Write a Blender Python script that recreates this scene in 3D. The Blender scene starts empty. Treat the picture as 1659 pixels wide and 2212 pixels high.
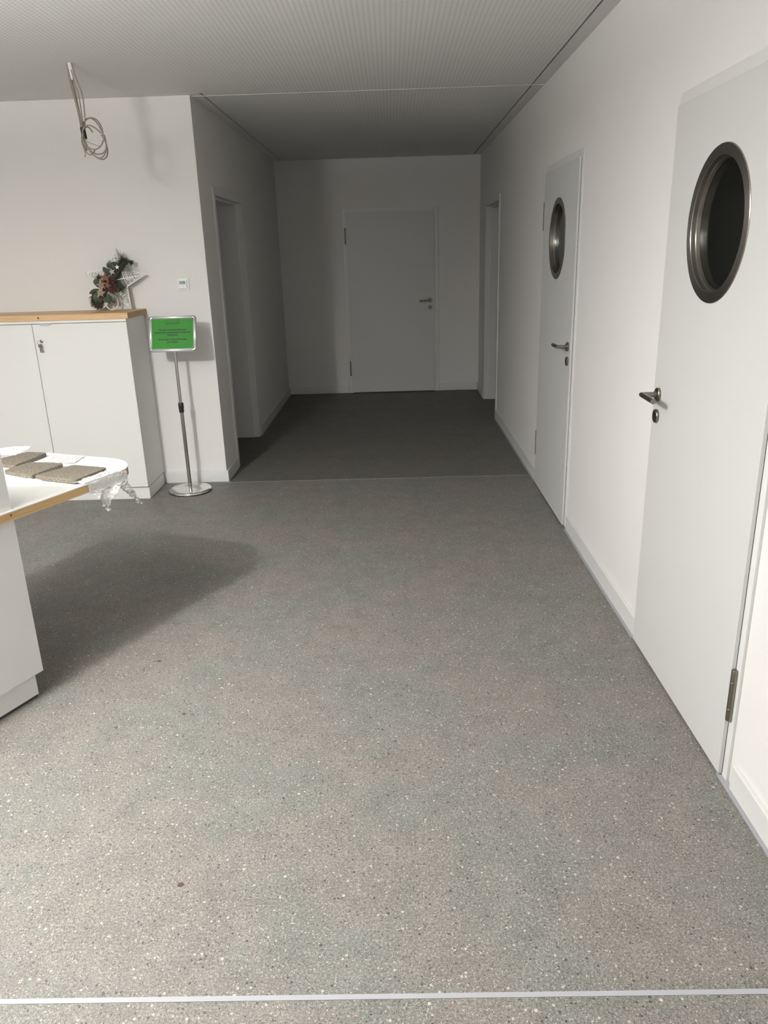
import bpy, bmesh, math, random
from mathutils import Vector, Matrix, noise
random.seed(7)
C = bpy.context.scene.collection
PI = math.pi

# ------------------------------------------------------------------ camera
YAW, PITCH, ROLL, FPX = -0.018113, 0.327894, -0.030339, 1643.02
def camera_axes():
    cy, sy, cp, sp = math.cos(YAW), math.sin(YAW), math.cos(PITCH), math.sin(PITCH)
    f = Vector((sy*cp, cy*cp, -sp)); r = Vector((cy, -sy, 0)); u = r.cross(f)
    cr, sr = math.cos(ROLL), math.sin(ROLL)
    return cr*r + sr*u, -sr*r + cr*u, f
r_, u_, f_ = camera_axes()
cd = bpy.data.cameras.new('camera'); cam = bpy.data.objects.new('camera', cd); C.objects.link(cam)
m3 = Matrix((r_, u_, -f_)).transposed()
cam.matrix_world = Matrix.Translation((0, 0, 1.62)) @ m3.to_4x4()
cd.sensor_fit = 'VERTICAL'; cd.sensor_height = 36; cd.lens = FPX*36/2212
cd.clip_start = .02
bpy.context.scene.camera = cam

# ------------------------------------------------------------------ world, lights, exposure
w = bpy.data.worlds.new('world'); bpy.context.scene.world = w; w.use_nodes = True
w.node_tree.nodes['Background'].inputs[0].default_value = (0, 0, 0, 1)
w.node_tree.nodes['Background'].inputs[1].default_value = 0
LAMP = (-1.935, 1.48, 2.33); WARM = (1.0, .985, .958)
def lamp(name, kind, energy, **kw):
    l = bpy.data.lights.new(name, kind); l.energy = energy; l.color = WARM
    for k, v in kw.items(): setattr(l, k, v)
    o = bpy.data.objects.new(name, l); o.location = LAMP; C.objects.link(o); return o
# shaded pendant over the desk: direct light below the shade, soft light up to the ceiling
lamp('counter_lamp_down', 'SPOT', 215, spot_size=math.radians(179.5), spot_blend=.5, shadow_soft_size=.03)
lamp('counter_lamp_glow', 'POINT', 92, shadow_soft_size=.14)
up = lamp('counter_lamp_up', 'AREA', 290, shape='DISK', size=.34); up.rotation_euler = (PI, 0, 0); up.location.z = 2.36
# unseen fill light added at ceiling height behind the camera
pn = lamp('ceiling_fill', 'AREA', 30, shape='RECTANGLE', size=1.2, size_y=.6); pn.location = (-1.6, -1.0, 2.60)
vs = bpy.context.scene.view_settings
vs.view_transform = 'Standard'; vs.look = 'None'; vs.gamma = 1; vs.use_curve_mapping = False
vs.exposure = 0.0

# ------------------------------------------------------------------ dimensions
XL, XR, YJ, YF, HC = -1.2896, 1.0322, 5.575, 9.346, 2.634
TW = .27                                        # wall thickness

# ------------------------------------------------------------------ materials
def mat(name, col, rough=.5, metal=0, spec=.5, **kw):
    m = bpy.data.materials.new(name); m.use_nodes = True
    b = m.node_tree.nodes['Principled BSDF']
    b.inputs['Base Color'].default_value = (*col, 1); b.inputs['Roughness'].default_value = rough
    b.inputs['Metallic'].default_value = metal; b.inputs['Specular IOR Level'].default_value = spec
    for k, v in kw.items(): b.inputs[k.replace('_', ' ')].default_value = v
    return m
def N(m, t, **kw):
    n = m.node_tree.nodes.new(t)
    for k, v in kw.items(): setattr(n, k, v)
    return n
def L(m, a, b): m.node_tree.links.new(a, b)
def math_n(m, op, a, b=None, c=None):
    n = N(m, 'ShaderNodeMath', operation=op)
    for i, x in enumerate((a, b, c)):
        if x is None: continue
        if hasattr(x, 'is_output'): L(m, x, n.inputs[i])
        else: n.inputs[i].default_value = x
    return n.outputs[0]
def mix_n(m, fac, a, b, blend='MIX'):
    n = N(m, 'ShaderNodeMix', data_type='RGBA', blend_type=blend)
    for i, x in ((0, fac), (6, a), (7, b)):
        if hasattr(x, 'is_output'): L(m, x, n.inputs[i])
        else: n.inputs[i].default_value = x if i == 0 else (*x, 1)
    return n.outputs[2]
def ramp_n(m, fac, stops, interp='LINEAR'):
    n = N(m, 'ShaderNodeValToRGB'); cr = n.color_ramp; cr.interpolation = interp
    while len(cr.elements) > 1: cr.elements.remove(cr.elements[-1])
    cr.elements[0].position = stops[0][0]; cr.elements[0].color = (*stops[0][1], 1)
    for p, c in stops[1:]:
        e = cr.elements.new(p); e.color = (*c, 1)
    L(m, fac, n.inputs[0]); return n.outputs[0]
def bsdf(m): return m.node_tree.nodes['Principled BSDF']
def objco(m): return N(m, 'ShaderNodeTexCoord').outputs['Object']
def noise_n(m, vec, scale, detail=2, rough=.5):
    n = N(m, 'ShaderNodeTexNoise'); n.inputs['Scale'].default_value = scale
    n.inputs['Detail'].default_value = detail; n.inputs['Roughness'].default_value = rough
    L(m, vec, n.inputs['Vector']); return n.outputs
def bump_n(m, h, strength, dist=.001):
    n = N(m, 'ShaderNodeBump'); n.inputs['Strength'].default_value = strength
    n.inputs['Distance'].default_value = dist; L(m, h, n.inputs['Height']); L(m, n.outputs[0], bsdf(m).inputs['Normal'])

def plaster(name, col, bump=.35):
    m = mat(name, col, .85, spec=.2); co = objco(m)
    a = noise_n(m, co, 220, 3)[0]; b = noise_n(m, co, 1.3, 3)[0]
    L(m, mix_n(m, ramp_n(m, b, [(.3, (0, 0, 0)), (.7, (1, 1, 1))]), tuple(x*.985 for x in col), (col[0], col[1]*.985, col[2]*.97)), bsdf(m).inputs['Base Color'])
    bump_n(m, a, bump, .0012); return m
M_wall = plaster('wall_paint', (.76, .753, .74))
M_paint = mat('white_lacquer', (.69, .69, .68), .38, spec=.4)
M_leaf = mat('door_laminate', (.615, .615, .602), .42, spec=.4)
M_seal = mat('grey_sealant', (.33, .335, .35), .6)
M_strip = mat('light_joint_strip', (.34, .34, .365), .5)
M_black = mat('black_plastic', (.012, .012, .012), .45)
M_gap = mat('dark_gap', (.05, .05, .05), .9)
M_carc = mat('melamine_white', (.745, .742, .72), .45, spec=.35)
M_top = mat('white_laminate', (.84, .84, .825), .35)
M_green = mat('green_paper', (.026, .19, .02), .5, spec=.2)
M_ink = mat('printed_black', (.01, .03, .01), .6)
M_logo = mat('printed_dark_green', (.008, .05, .008), .6)
M_chrome = mat('chrome', (.82, .82, .80), .12, 1)
M_alu = mat('silver_aluminium', (.86, .86, .86), .36, .55)
M_white_plastic = mat('white_plastic', (.82, .82, .80), .4)
M_lcd = mat('lcd_screen', (.30, .42, .44), .2)
M_lcd_ink = mat('lcd_digits', (.05, .12, .14), .4)
M_cable = mat('grey_cable_sheath', (.25, .22, .18), .5)
M_tube = mat('clear_sleeve', (.75, .74, .72), .2)
M_twig = mat('brown_twig', (.028, .013, .008), .8)
M_needle = mat('pine_needles', (.025, .045, .02), .7)
M_frost = mat('frosted_needles', (.33, .33, .29), .8)
M_eucal = mat('eucalyptus_leaves', (.032, .046, .022), .55)
M_poin = mat('dried_flower', (.055, .016, .009), .8)
M_cone = mat('cone_brown', (.10, .055, .03), .8)
M_rattan = mat('white_rattan', (.90, .89, .87), .7)
M_starw = mat('white_wood_star', (.85, .83, .80), .6)
M_starg = mat('grey_star', (.30, .31, .31), .6)
M_starb = mat('tan_wood_star', (.17, .10, .052), .6)
M_starp = mat('pale_wood_star', (.40, .31, .24), .5)
M_ribbon = mat('cream_ribbon', (.72, .66, .60), .5)

def steel(name, col, rough, aniso=0):
    m = mat(name, col, rough, 1)
    co = objco(m); a = noise_n(m, co, 900, 2)[0]
    bump_n(m, a, .08, .0003)
    if aniso:
        bsdf(m).inputs['Anisotropic'].default_value = aniso
        t = N(m, 'ShaderNodeTangent', direction_type='RADIAL', axis='X'); bsdf(m).inputs['Anisotropic Rotation'].default_value = .25; L(m, t.outputs[0], bsdf(m).inputs['Tangent'])
    return m
M_steel = steel('satin_stainless', (.25, .228, .19), .36)
M_ring = steel('brushed_stainless', (.36, .34, .31), .30, .75)
M_pole = steel('polished_steel_tube', (.55, .53, .50), .2)

def glass_mat():
    m = mat('dark_pane_glass', (.55, .58, .56), .02, 0)
    bsdf(m).inputs['Transmission Weight'].default_value = 1; bsdf(m).inputs['IOR'].default_value = 1.38
    return m
M_glass = glass_mat()

def floor_mat(name, base, warm, scale=1.0, rough=.52):
    m = mat(name, base, rough, spec=.28); co = objco(m)
    # slow tint drift of the ground concrete
    big = noise_n(m, co, 2.2, 4, .55)[0]
    c0 = mix_n(m, ramp_n(m, big, [(.40, (0, 0, 0)), (.60, (1, 1, 1))]), base, warm)
    mott = noise_n(m, co, 9, 5, .7)[0]
    c0 = mix_n(m, .35, c0, ramp_n(m, mott, [(.3, (.30, .30, .30)), (.7, (.70, .70, .70))]), 'OVERLAY')
    mid = noise_n(m, co, 150, 3, .65)[0]
    c0 = mix_n(m, .55, c0, ramp_n(m, mid, [(.35, (.22, .22, .215)), (.65, (.78, .78, .76))]), 'OVERLAY')
    # cement paste grain
    fine = noise_n(m, co, 420*scale, 2, .6)[0]
    c1 = mix_n(m, .85, c0, ramp_n(m, fine, [(.32, (.16, .16, .15)), (.5, (.5, .5, .5)), (.70, (.86, .86, .83))]), 'OVERLAY')
    # small aggregate
    def vor(sc, rnd=1.0):
        v = N(m, 'ShaderNodeTexVoronoi', voronoi_dimensions='3D'); v.inputs['Scale'].default_value = sc*scale
        v.inputs['Randomness'].default_value = rnd
        L(m, co, v.inputs['Vector']); s = N(m, 'ShaderNodeSeparateColor'); L(m, v.outputs['Color'], s.inputs[0])
        return v.outputs['Distance'], s.outputs
    d, s = vor(210)
    mask = math_n(m, 'LESS_THAN', d, .42)
    k = math_n(m, 'MULTIPLY', mask, math_n(m, 'GREATER_THAN', s[0], .60))
    c2 = mix_n(m, math_n(m, 'MULTIPLY', k, .75), c1, ramp_n(m, s[1], [(0, (.04, .04, .04)), (.22, (.09, .085, .08)), (.36, (.22, .20, .175)), (.62, (.33, .31, .27)), (.92, (.48, .45, .39))], 'CONSTANT'))
    d, s = vor(95)
    mask = math_n(m, 'LESS_THAN', math_n(m, 'ADD', d, math_n(m, 'MULTIPLY', fine, .2)), .42)
    k = math_n(m, 'MULTIPLY', mask, math_n(m, 'GREATER_THAN', s[0], .80))
    c3 = mix_n(m, math_n(m, 'MULTIPLY', k, .8), c2, ramp_n(m, s[1], [(0, (.025, .028, .032)), (.27, (.075, .07, .068)), (.38, (.20, .115, .095)), (.43, (.27, .245, .205)), (.78, (.46, .43, .36))], 'CONSTANT'))
    d, s = vor(42)
    mask = math_n(m, 'LESS_THAN', math_n(m, 'ADD', d, math_n(m, 'MULTIPLY', fine, .15)), .26)
    k = math_n(m, 'MULTIPLY', mask, math_n(m, 'GREATER_THAN', s[0], .93))
    c4 = mix_n(m, math_n(m, 'MULTIPLY', k, .8), c3, ramp_n(m, s[1], [(0, (.03, .03, .035)), (.40, (.2, .085, .07)), (.48, (.50, .46, .38))], 'CONSTANT'))
    if name == 'ground_terrazzo':                  # the corridor floor is darker beyond the joint
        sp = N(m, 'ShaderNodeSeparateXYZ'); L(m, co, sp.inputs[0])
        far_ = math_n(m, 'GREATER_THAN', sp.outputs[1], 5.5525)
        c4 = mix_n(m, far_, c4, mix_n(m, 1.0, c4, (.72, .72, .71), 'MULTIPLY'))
    L(m, c4, bsdf(m).inputs['Base Color'])
    r = noise_n(m, co, 3.0, 3)[0]
    L(m, math_n(m, 'MULTIPLY_ADD', r, .16, rough-.08), bsdf(m).inputs['Roughness'])
    bump_n(m, fine, .12, .0006)
    return m
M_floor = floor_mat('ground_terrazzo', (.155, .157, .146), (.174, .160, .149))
M_slab = floor_mat('terrazzo_sample', (.115, .10, .080), (.13, .11, .085), 1.5, .6)

def perforated():
    m = mat('perforated_acoustic_board', (.74, .73, .70), .85, spec=.2); co = objco(m)
    s = N(m, 'ShaderNodeSeparateXYZ'); L(m, co, s.inputs[0]); p = .0242
    def axis(o):
        f = math_n(m, 'FRACT', math_n(m, 'DIVIDE', math_n(m, 'ADD', o, 20.0), p))
        return math_n(m, 'MULTIPLY', math_n(m, 'SUBTRACT', f, .5), p)
    x, y = axis(s.outputs[0]), axis(s.outputs[1])
    d = math_n(m, 'SQRT', math_n(m, 'ADD', math_n(m, 'MULTIPLY', x, x), math_n(m, 'MULTIPLY', y, y)))
    k = math_n(m, 'LESS_THAN', d, .0055)
    L(m, mix_n(m, k, (.80, .795, .78), (.60, .595, .58)), bsdf(m).inputs['Base Color'])
    return m
M_perf = perforated()

def wood(name, axis_dir, knots, cols, stave=.045):
    """laminated softwood; grain runs along axis_dir (horizontal unit vector)"""
    m = mat(name, cols[1], .42, spec=.35); co = objco(m)
    def dot(v):
        n = N(m, 'ShaderNodeVectorMath', operation='DOT_PRODUCT'); L(m, co, n.inputs[0]); n.inputs[1].default_value = v
        return n.outputs['Value']
    a = dot((axis_dir[0], axis_dir[1], 0)); b = dot((-axis_dir[1], axis_dir[0], 0)); z = dot((0, 0, 1))
    cb = N(m, 'ShaderNodeCombineXYZ'); L(m, math_n(m, 'MULTIPLY', a, 3.0), cb.inputs[0])
    L(m, math_n(m, 'MULTIPLY', b, 60.0), cb.inputs[1]); L(m, math_n(m, 'MULTIPLY', z, 60.0), cb.inputs[2])
    g = noise_n(m, cb.outputs[0], 1.4, 4, .6)[0]
    st = N(m, 'ShaderNodeCombineXYZ'); L(m, math_n(m, 'MULTIPLY', a, .9), st.inputs[0])
    L(m, math_n(m, 'FLOOR', math_n(m, 'DIVIDE', b, stave)), st.inputs[1])
    wn = N(m, 'ShaderNodeTexWhiteNoise', noise_dimensions='3D')
    st2 = N(m, 'ShaderNodeCombineXYZ'); L(m, math_n(m, 'FLOOR', math_n(m, 'MULTIPLY', a, .9)), st2.inputs[0])
    L(m, math_n(m, 'FLOOR', math_n(m, 'DIVIDE', b, stave)), st2.inputs[1]); L(m, st2.outputs[0], wn.inputs['Vector'])
    f = math_n(m, 'ADD', math_n(m, 'MULTIPLY', g, .75), math_n(m, 'MULTIPLY', wn.outputs['Value'], .35))
    c = ramp_n(m, f, [(.2, cols[0]), (.5, cols[1]), (.85, cols[2])])
    for kx, ky, kz, r in knots:
        n = N(m, 'ShaderNodeVectorMath', operation='DISTANCE'); L(m, co, n.inputs[0]); n.inputs[1].default_value = (kx, ky, kz)
        kk = N(m, 'ShaderNodeMapRange'); kk.inputs['From Min'].default_value = r; kk.inputs['From Max'].default_value = r*.45
        L(m, n.outputs['Value'], kk.inputs['Value'])
        c = mix_n(m, kk.outputs[0], c, (.13, .035, .012))
    L(m, c, bsdf(m).inputs['Base Color']); return m
M_wood_cab = wood('pine_worktop', (1, 0), [(-2.345, 5.165, 1.278, .009)], [(.42, .25, .12), (.62, .41, .22), (.74, .54, .32)])
M_wood_end = wood('pine_end_grain', (0, 1), [], [(.24, .13, .055), (.34, .19, .085), (.44, .27, .13)], .06)

def bubble(nm='bubble_film', base_k=.46, sc_=95, bs=.9):
    m = bpy.data.materials.new(nm); m.use_nodes = True
    nt = m.node_tree; b = nt.nodes['Principled BSDF']; out = nt.nodes['Material Output']
    b.inputs['Base Color'].default_value = (.86, .86, .85, 1); b.inputs['Roughness'].default_value = .18
    b.inputs['Specular IOR Level'].default_value = .9
    co = objco(m); v = N(m, 'ShaderNodeTexVoronoi'); v.inputs['Scale'].default_value = sc_; v.inputs['Randomness'].default_value = .35
    L(m, co, v.inputs['Vector'])
    h = math_n(m, 'SUBTRACT', 1.0, v.outputs['Distance'])
    bump_n(m, h, bs, .004)
    tr = N(m, 'ShaderNodeBsdfTransparent'); mx = N(m, 'ShaderNodeMixShader')
    f = N(m, 'ShaderNodeLayerWeight'); f.inputs['Blend'].default_value = .35
    k = math_n(m, 'ADD', math_n(m, 'MULTIPLY', f.outputs['Fresnel'], .9), base_k); k = math_n(m, 'MINIMUM', k, .9)
    L(m, k, mx.inputs[0]); L(m, tr.outputs[0], mx.inputs[1]); L(m, b.outputs[0], mx.inputs[2]); L(m, mx.outputs[0], out.inputs[0])
    return m
M_bubble = bubble()
M_bubble_clear = bubble('clear_bubble_film', .22, 130, .5)

# ------------------------------------------------------------------ mesh helpers
ORG = {}
def box(bm, x0, x1, y0, y1, z0, z1, bev=0, mi=0):
    vs_ = [bm.verts.new((x, y, z)) for x in (x0, x1) for y in (y0, y1) for z in (z0, z1)]
    q = [(0, 1, 3, 2), (4, 6, 7, 5), (0, 4, 5, 1), (2, 3, 7, 6), (0, 2, 6, 4), (1, 5, 7, 3)]
    fs = [bm.faces.new([vs_[i] for i in f]) for f in q]
    for f in fs: f.material_index = mi
    if bev:
        es = list({e for f in fs for e in f.edges})
        r = bmesh.ops.bevel(bm, geom=es, offset=bev, segments=2, affect='EDGES', profile=.5)
        for f in r['faces']: f.material_index = mi
    return vs_
def prism(bm, pts, axis_vec, mi=0, cap=True):
    """closed polygon pts (3D) swept by axis_vec"""
    av = Vector(axis_vec)
    a = [bm.verts.new(p) for p in pts]; b = [bm.verts.new(Vector(p)+av) for p in pts]
    n = len(a); fs = [bm.faces.new((a[i], a[(i+1) % n], b[(i+1) % n], b[i])) for i in range(n)]
    if cap: fs += [bm.faces.new(a[::-1]), bm.faces.new(b)]
    for f in fs: f.material_index = mi
    return fs
def tube(bm, pts, rad, seg=8, closed=False, mi=0, cap=True):
    pts = [Vector(p) for p in pts]; n = len(pts); rings = []
    rads = rad if isinstance(rad, (list, tuple)) else [rad]*n
    t0 = (pts[1]-pts[0]).normalized(); up = Vector((0, 0, 1)) if abs(t0.z) < .9 else Vector((1, 0, 0))
    prev = up.cross(t0).normalized()
    for i, p in enumerate(pts):
        if closed: d1 = (p-pts[i-1]).normalized(); d2 = (pts[(i+1) % n]-p).normalized()
        else:
            d1 = (p-pts[i-1]).normalized() if i else (pts[1]-p).normalized()
            d2 = (pts[i+1]-p).normalized() if i < n-1 else d1
        t = (d1+d2).normalized() if (d1+d2).length > 1e-6 else d1
        x = (prev-t*prev.dot(t)).normalized(); y = t.cross(x); prev = x
        k = 1/max(.35, math.sqrt(max(1e-6, (1+d1.dot(d2))/2))) if abs(d1.dot(d2)) < .9999 else 1
        # mitre: widen in bend plane
        bend = (d2-d1)
        bd = bend.normalized() if bend.length > 1e-4 else None
        ring = []
        for s in range(seg):
            a = 2*PI*s/seg; o = x*math.cos(a)+y*math.sin(a)
            if bd is not None:
                bb = (bd-t*bd.dot(t)); bb = bb.normalized() if bb.length > 1e-6 else bb
                o = o + bb*o.dot(bb)*(k-1)
            ring.append(bm.verts.new(p+o*rads[i]))
        rings.append(ring)
    m = n if closed else n-1
    for i in range(m):
        a, b = rings[i], rings[(i+1) % n]
        for s in range(seg):
            f = bm.faces.new((a[s], a[(s+1) % seg], b[(s+1) % seg], b[s])); f.material_index = mi; f.smooth = seg > 5
    if cap and not closed:
        for r in (rings[0][::-1], rings[-1]):
            f = bm.faces.new(r); f.material_index = mi
def lathe(bm, prof, c, axis='z', seg=48, mi=0, closed=False):
    """prof: (r, h); closed=True joins the last point to the first (a ring section)"""
    c = Vector(c); ax = {'x': (Vector((0, 1, 0)), Vector((0, 0, 1)), Vector((1, 0, 0))),
                         'y': (Vector((1, 0, 0)), Vector((0, 0, 1)), Vector((0, 1, 0))),
                         'z': (Vector((1, 0, 0)), Vector((0, 1, 0)), Vector((0, 0, 1)))}[axis]
    rings = []
    for r, h in prof:
        if r < 1e-6: rings.append([bm.verts.new(c+ax[2]*h)])
        else: rings.append([bm.verts.new(c+ax[0]*r*math.cos(2*PI*s/seg)+ax[1]*r*math.sin(2*PI*s/seg)+ax[2]*h) for s in range(seg)])
    prs = list(zip(rings, rings[1:])) + ([(rings[-1], rings[0])] if closed else [])
    for a, b in prs:
        for s in range(seg):
            t = (s+1) % seg
            if len(a) == 1 and len(b) == 1: continue
            if len(a) == 1: f = bm.faces.new((a[0], b[t], b[s]))
            elif len(b) == 1: f = bm.faces.new((a[s], a[t], b[0]))
            else: f = bm.faces.new((a[s], a[t], b[t], b[s]))
            f.material_index = mi
def star_poly(c, R, r, ang, ux, uy, n=5):
    c = Vector(c); return [c + (ux*math.cos(ang+PI*i/n)+uy*math.sin(ang+PI*i/n))*(R if i % 2 == 0 else r) for i in range(2*n)]
def obj(name, bm, mats, parent=None, smooth=False, angle=.6):
    bmesh.ops.recalc_face_normals(bm, faces=bm.faces[:])
    org = Vector((0, 0, 0))
    if parent is not None: org = ORG[parent.name]
    else:
        org = Vector((0, 0, 0))
    if org.length: bmesh.ops.translate(bm, verts=bm.verts[:], vec=-org)
    me = bpy.data.meshes.new(name); bm.to_mesh(me); bm.free()
    for m in (mats if isinstance(mats, (list, tuple)) else [mats]): me.materials.append(m)
    if smooth:
        for p in me.polygons: p.use_smooth = True
        me.set_sharp_from_angle(angle=angle)
    o = bpy.data.objects.new(name, me); C.objects.link(o)
    if parent is not None: o.parent = parent
    ORG[o.name] = org
    return o
def empty(name, loc):
    o = bpy.data.objects.new(name, None); o.empty_display_size = .1; o.location = loc; C.objects.link(o)
    ORG[o.name] = Vector(loc); return o
def thing(name, label, cat, loc, group=None):
    return tag(empty(name, loc), label, cat, group)
def tag(o, label, cat, group=None):
    o['label'] = label; o['category'] = cat
    if group: o['group'] = group
    return o
def root_mesh(name, bm, mats, loc, smooth=False):
    """a thing that is one mesh, origin at its base"""
    bmesh.ops.translate(bm, verts=bm.verts[:], vec=-Vector(loc))
    o = obj(name, bm, mats, None, smooth); o.location = loc; ORG[o.name] = Vector(loc); return o
def struct(o, label=None):
    o['kind'] = 'structure'
    if label: o['label'] = label
    return o
def B(): return bmesh.new()

# ------------------------------------------------------------------ structure: floor, walls, ceiling
X0, X1, Y0, Y1 = -4.9, 3.4, -2.6, 9.75
bm = B(); box(bm, X0-.2, X1+.2, Y0-.2, Y1+.1, -.12, 0)
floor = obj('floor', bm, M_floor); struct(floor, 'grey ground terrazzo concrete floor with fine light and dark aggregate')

bm = B()                                         # right wall with its three openings
D1, D2, D3 = (2.075, 2.93), (4.445, 5.315), (7.69, 8.70)
ZO = 2.06
ys = [Y0, D1[0]-.02, D1[1]+.02, D2[0]-.02, D2[1]+.02, D3[0]-.02, D3[1]+.02, Y1]
for i in range(0, 7, 2): box(bm, XR, XR+TW, ys[i], ys[i+1], 0, HC+.05)
for i in (1, 3, 5): box(bm, XR, XR+TW, ys[i], ys[i+1], ZO+.02, HC+.05)
struct(obj('wall_right', bm, M_wall), 'long white plastered wall with the porthole doors')
bm = B()
DL = (6.035, 7.065)
box(bm, XL-TW, XL, YJ+TW, DL[0]-.02, 0, HC+.05); box(bm, XL-TW, XL, DL[1]+.02, YF, 0, HC+.05); box(bm, XL-TW, XL, DL[0]-.02, DL[1]+.02, ZO+.02, HC+.05)
struct(obj('wall_left', bm, M_wall), 'white corridor wall with the open doorway')
bm = B(); box(bm, X0, XL, YJ, YJ+TW, 0, HC+.05)
struct(obj('wall_back', bm, M_wall), 'white wall behind the cabinet and the sign')
DE = (-.495, .500)
bm = B(); box(bm, XL-TW, DE[0]-.02, YF, YF+TW, 0, HC+.05); box(bm, DE[1]+.02, XR, YF, YF+TW, 0, HC+.05); box(bm, DE[0]-.02, DE[1]+.02, YF, YF+TW, ZO+.02, HC+.05)
struct(obj('wall_end', bm, M_wall), 'white wall closing the corridor')
for nm, a in (('wall_far_left', (X0-.2, X0, Y0, Y1)), ('wall_front', (X0-.2, X1+.2, Y0-.2, Y0)), ('wall_far_right', (X1, X1+.2, Y0, Y1)),
              ('wall_rear', (X0, X1, Y1, Y1+.2)), ('wall_side_room', (XR+TW, X1, 6.6, 6.72)), ('wall_side_room_near', (XR+TW, X1, 3.6, 3.72))):
    bm = B(); box(bm, *a, 0, HC+.05); struct(obj(nm, bm, M_wall))

# ceiling: perforated field, plain borders, open shadow gap, board above
g = .012; XG, YG, XGL, YN = .944, 9.245, -1.212, 5.515
bm = B(); T = .0125
def cb(x0, x1, y0, y1, mi): box(bm, x0, x1, y0, y1, HC, HC+T, mi=mi)
cb(X0, XG, Y0, YN, 0)                            # main field
cb(XGL+g, XG, YN, YG, 0)                         # corridor field
cb(XG+g, XR+.0, Y0, Y1, 1)                       # border at right wall
cb(X0, XGL, YN+.004, YJ, 1)                           # border at the back wall
cb(XL, XGL, YJ, YG, 1)                           # border at the corridor wall
cb(XL, XG, YG+g, YF, 1)                          # border at the end wall
cb(X0, XL-TW, YJ+TW, Y1, 1); cb(XR+TW, X1, Y0, Y1, 1)
box(bm, X0-.2, X1+.2, Y0-.2, Y1+.2, HC+.035, HC+.10, mi=2)
struct(obj('ceiling', bm, [M_perf, M_wall, M_gap]), 'white perforated acoustic ceiling with plain borders and dark shadow gap')
bm = B(); box(bm, XL, XR, 5.612, 5.624, HC-.002, HC+.001)
struct(obj('trim_1', bm, M_paint), 'pale joint line across the ceiling')
bm = B(); box(bm, X0, XR, 1.291, 1.304, -.002, .0015)
struct(obj('trim_2', bm, M_strip), 'light grey joint strip across the floor in the foreground')
bm = B(); box(bm, XL, XR, 5.550, 5.555, -.002, .0008)
struct(obj('trim_3', bm, M_strip), 'thin pale floor joint at the start of the corridor')

# skirting boards + sealant under them
BH, BT = .090, .015
def skirt(name, segs, label):
    bm = B(); b2 = B()
    for x0, x1, y0, y1 in segs:
        box(bm, x0, x1, y0, y1, .004, BH, .0025)
    struct(obj(name, bm, M_paint), label)
skirt('baseboard_right', [(XR-BT, XR, Y0, 1.985), (XR-BT, XR, 2.975, 4.345), (XR-BT, XR, 5.375, 7.63), (XR-BT, XR, 8.755, YF)], 'white skirting board along the right wall')
skirt('baseboard_left', [(XL, XL+BT, YJ, 5.98), (XL, XL+BT, 7.12, YF)], 'white skirting board along the left corridor wall')
skirt('baseboard_back', [(-1.757, XL+BT, YJ-BT, YJ)], 'white skirting board behind the sign stand')
skirt('baseboard_end', [(XL+BT, -.553, YF-BT, YF), (.558, XR-BT, YF-BT, YF)], 'white skirting board at the corridor end')
bm = B()
for y0, y1 in ((Y0, 1.985), (2.975, 4.345), (5.375, 7.63)): box(bm, XR-BT-.011, XR-.001, y0, y1, -.001, .004)
box(bm, XR-BT-.011, XR-.001, 1.98, 2.06, -.001, .0038)
struct(obj('trim_4', bm, M_seal), 'grey sealant joint between floor and right skirting board')
bm = B(); box(bm, XL+BT, XL+BT+.006, YJ, 5.98, -.001, .003); box(bm, -1.757, XL+BT+.006, YJ-BT-.006, YJ-BT, -.001, .003)
box(bm, XL+BT, XL+BT+.006, 7.12, YF, -.001, .003)
struct(obj('trim_5', bm, M_seal), 'grey sealant joint along the left skirting boards')

# ------------------------------------------------------------------ doors
# local door frame: s along the wall, d out of the wall into the corridor, z up
class Map:
    def __init__(self, kind, pos): self.k, self.p = kind, pos
    def __call__(self, s, d, z):
        return Vector({'R': (self.p-d, s, z), 'L': (self.p+d, s, z), 'E': (s, self.p-d, z)}[self.k])
def mbox(bm, mp, s0, s1, d0, d1, z0, z1, bev=0, mi=0):
    a, b = mp(s0, d0, z0), mp(s1, d1, z1)
    box(bm, min(a.x, b.x), max(a.x, b.x), min(a.y, b.y), max(a.y, b.y), z0, z1, bev, mi)
def frame(parent, mp, s0, s1, z1, outer=.055, open_rebate=False, far=None):
    """architrave + lining; s0..s1 clear opening of the frame"""
    bm = B(); o0 = s0-outer; o1 = s1+(far if far is not None else outer); zt = z1+outer
    mbox(bm, mp, o0, s0, .0, .010, 0.002, zt, .0015); mbox(bm, mp, s1, o1, .0, .010, 0.002, zt, .0015)
    mbox(bm, mp, s0, s1, .0, .010, z1, zt, .0015)
    if open_rebate:                                # rebated reveal: 45 mm seat, then the narrower lining
        for a, b in ((s0-.018, s0), (s1, s1+.018)): mbox(bm, mp, a, b, -.045, .0, .002, z1)
        mbox(bm, mp, s0-.018, s1+.018, -.045, .0, z1, z1+.018)
        for a, b in ((s0-.018, s0+.014), (s1-.014, s1+.018)): mbox(bm, mp, a, b, -TW, -.045, .002, z1-.014)
        mbox(bm, mp, s0-.018, s1+.018, -TW, -.045, z1-.014, z1+.018)
    else:
        for a, b in ((s0-.018, s0), (s1, s1+.018)): mbox(bm, mp, a, b, -TW, 0, .002, z1)
        for a, b in ((s0, s0+.02), (s1-.02, s1)): mbox(bm, mp, a, b, -TW, -.045, .002, z1)
        mbox(bm, mp, s0-.018, s1+.018, -TW, 0, z1, z1+.018)
    return obj('door_frame', bm, M_paint, parent)
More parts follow.
